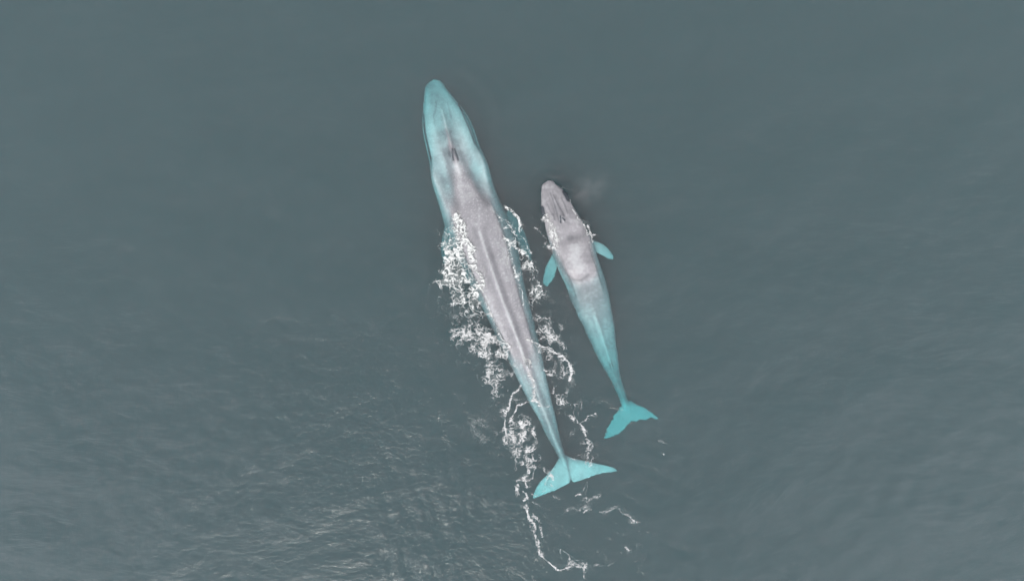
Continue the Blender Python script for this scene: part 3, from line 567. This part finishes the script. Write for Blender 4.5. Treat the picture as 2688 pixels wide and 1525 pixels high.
foam('small bright foam squiggles over the flukes of the big whale', [
    ([(1432, 1265), (1440, 1252), (1446, 1244)], 3, .7), ([(1446, 1240), (1454, 1258)], 2.2, .6), ([(1448, 1270), (1449, 1276)], 2.5, .6), ([(1422, 1287), (1430, 1285)], 2.2, .8), ([(1397, 1297), (1412, 1297)], 2.2, .7), ([(1427, 1222), (1434, 1234)], 2.6, .8), ([(1545, 1208), (1556, 1222)], 2.6, .5), ([(1400, 1315), (1412, 1325)], 4, .4), ([(1452, 1308), (1465, 1312)], 3, .4), ([(1498, 1205), (1514, 1206)], 2, .4)], 720, size=0.11, hgt=0.02, back=False)
foam('scattered fine foam specks drifting around the two whales', [
    ([(1260, 1110)], 22, .22), ([(1255, 1135)], 20, .15), ([(1270, 1150)], 16, .12), ([(1225, 1045)], 12, .1), ([(1460, 800)], 26, .09), ([(1475, 840)], 14, .08), ([(1440, 770)], 14, .10), ([(1490, 780)], 14, .06), ([(1555, 1060)], 16, .10), ([(1410, 1240)], 14, .08), ([(990, 860), (1010, 845)], 14, .10), ([(1100, 945)], 14, .10), ([(1450, 1180)], 12, .06), ([(1500, 1010), (1520, 990)], 16, .10), ([(1295, 1060)], 14, .12),
    ([(1175, 970)], 14, .03), ([(1330, 1330)], 20, .05), ([(1450, 1370)], 26, .05), ([(1370, 1400)], 24, .04), ([(1345, 1500)], 40, .03), ([(1730, 1155), (1745, 1162)], 3, .5), ([(1740, 1190)], 3, .7), ([(1640, 1160)], 14, .08), ([(1820, 1065), (1835, 1075)], 10, .06), ([(1200, 1460)], 30, .02), ([(1475, 1420)], 24, .03), ([(1290, 1180)], 12, .05), ([(1190, 870)], 14, .08), ([(1180, 830)], 12, .1)], 800, size=0.09, hgt=0.02)

# ------------------------------------------------------------------ breath of the calf
def mist():
    m, N, L, out = mat('breath_mist')
    tc = N.new('ShaderNodeTexCoord'); ln = N.new('ShaderNodeVectorMath'); ln.operation = 'LENGTH'; L.new(tc.outputs['Object'], ln.inputs[0])
    r = N.new('ShaderNodeMapRange'); r.inputs[1].default_value = 1.0; r.inputs[2].default_value = 0.15; L.new(ln.outputs['Value'], r.inputs[0])
    n = N.new('ShaderNodeTexNoise'); n.inputs['Scale'].default_value = 2.2; n.inputs['Detail'].default_value = 4; L.new(tc.outputs['Object'], n.inputs['Vector'])
    nr = N.new('ShaderNodeMapRange'); nr.inputs[1].default_value = 0.42; nr.inputs[2].default_value = 0.68; L.new(n.outputs[0], nr.inputs[0])
    mu = N.new('ShaderNodeMath'); mu.operation = 'MULTIPLY'; L.new(r.outputs[0], mu.inputs[0]); L.new(nr.outputs[0], mu.inputs[1])
    m2 = N.new('ShaderNodeMath'); m2.operation = 'MULTIPLY'; m2.inputs[1].default_value = 0.24; L.new(mu.outputs[0], m2.inputs[0])
    sc = N.new('ShaderNodeVolumeScatter'); sc.inputs['Color'].default_value = (0.95, 0.86, 0.84, 1); L.new(m2.outputs[0], sc.inputs['Density']); L.new(sc.outputs[0], out.inputs['Volume'])
    u = np.linspace(0, 2 * np.pi, 33)[:-1]; v = np.linspace(0.05, np.pi - 0.05, 17)
    V = [(math.sin(b) * math.cos(a), math.sin(b) * math.sin(a), math.cos(b)) for b in v for a in u]
    F = [(i * 32 + j, i * 32 + (j + 1) % 32, (i + 1) * 32 + (j + 1) % 32, (i + 1) * 32 + j) for i in range(16) for j in range(32)]
    me = bpy.data.meshes.new('breath_mist'); me.from_pydata(V, [], F + [tuple(range(32)), tuple(range(16 * 32 + 31, 16 * 32 - 1, -1))]); me.update(); me.materials.append(m)
    import bmesh
    bm = bmesh.new(); bm.from_mesh(me); bmesh.ops.recalc_face_normals(bm, faces=bm.faces); bm.to_mesh(me); bm.free()
    o = bpy.data.objects.new('breath_mist', me); COL.objects.link(o)
    o.location = px(1545, 500, 0.95); o.scale = (1.6, 1.05, 0.7); o.rotation_euler = (0, 0, R(42))
    o['kind'] = 'stuff'; o['label'] = 'faint puff of breath vapour hanging right of the calf head'
mist()
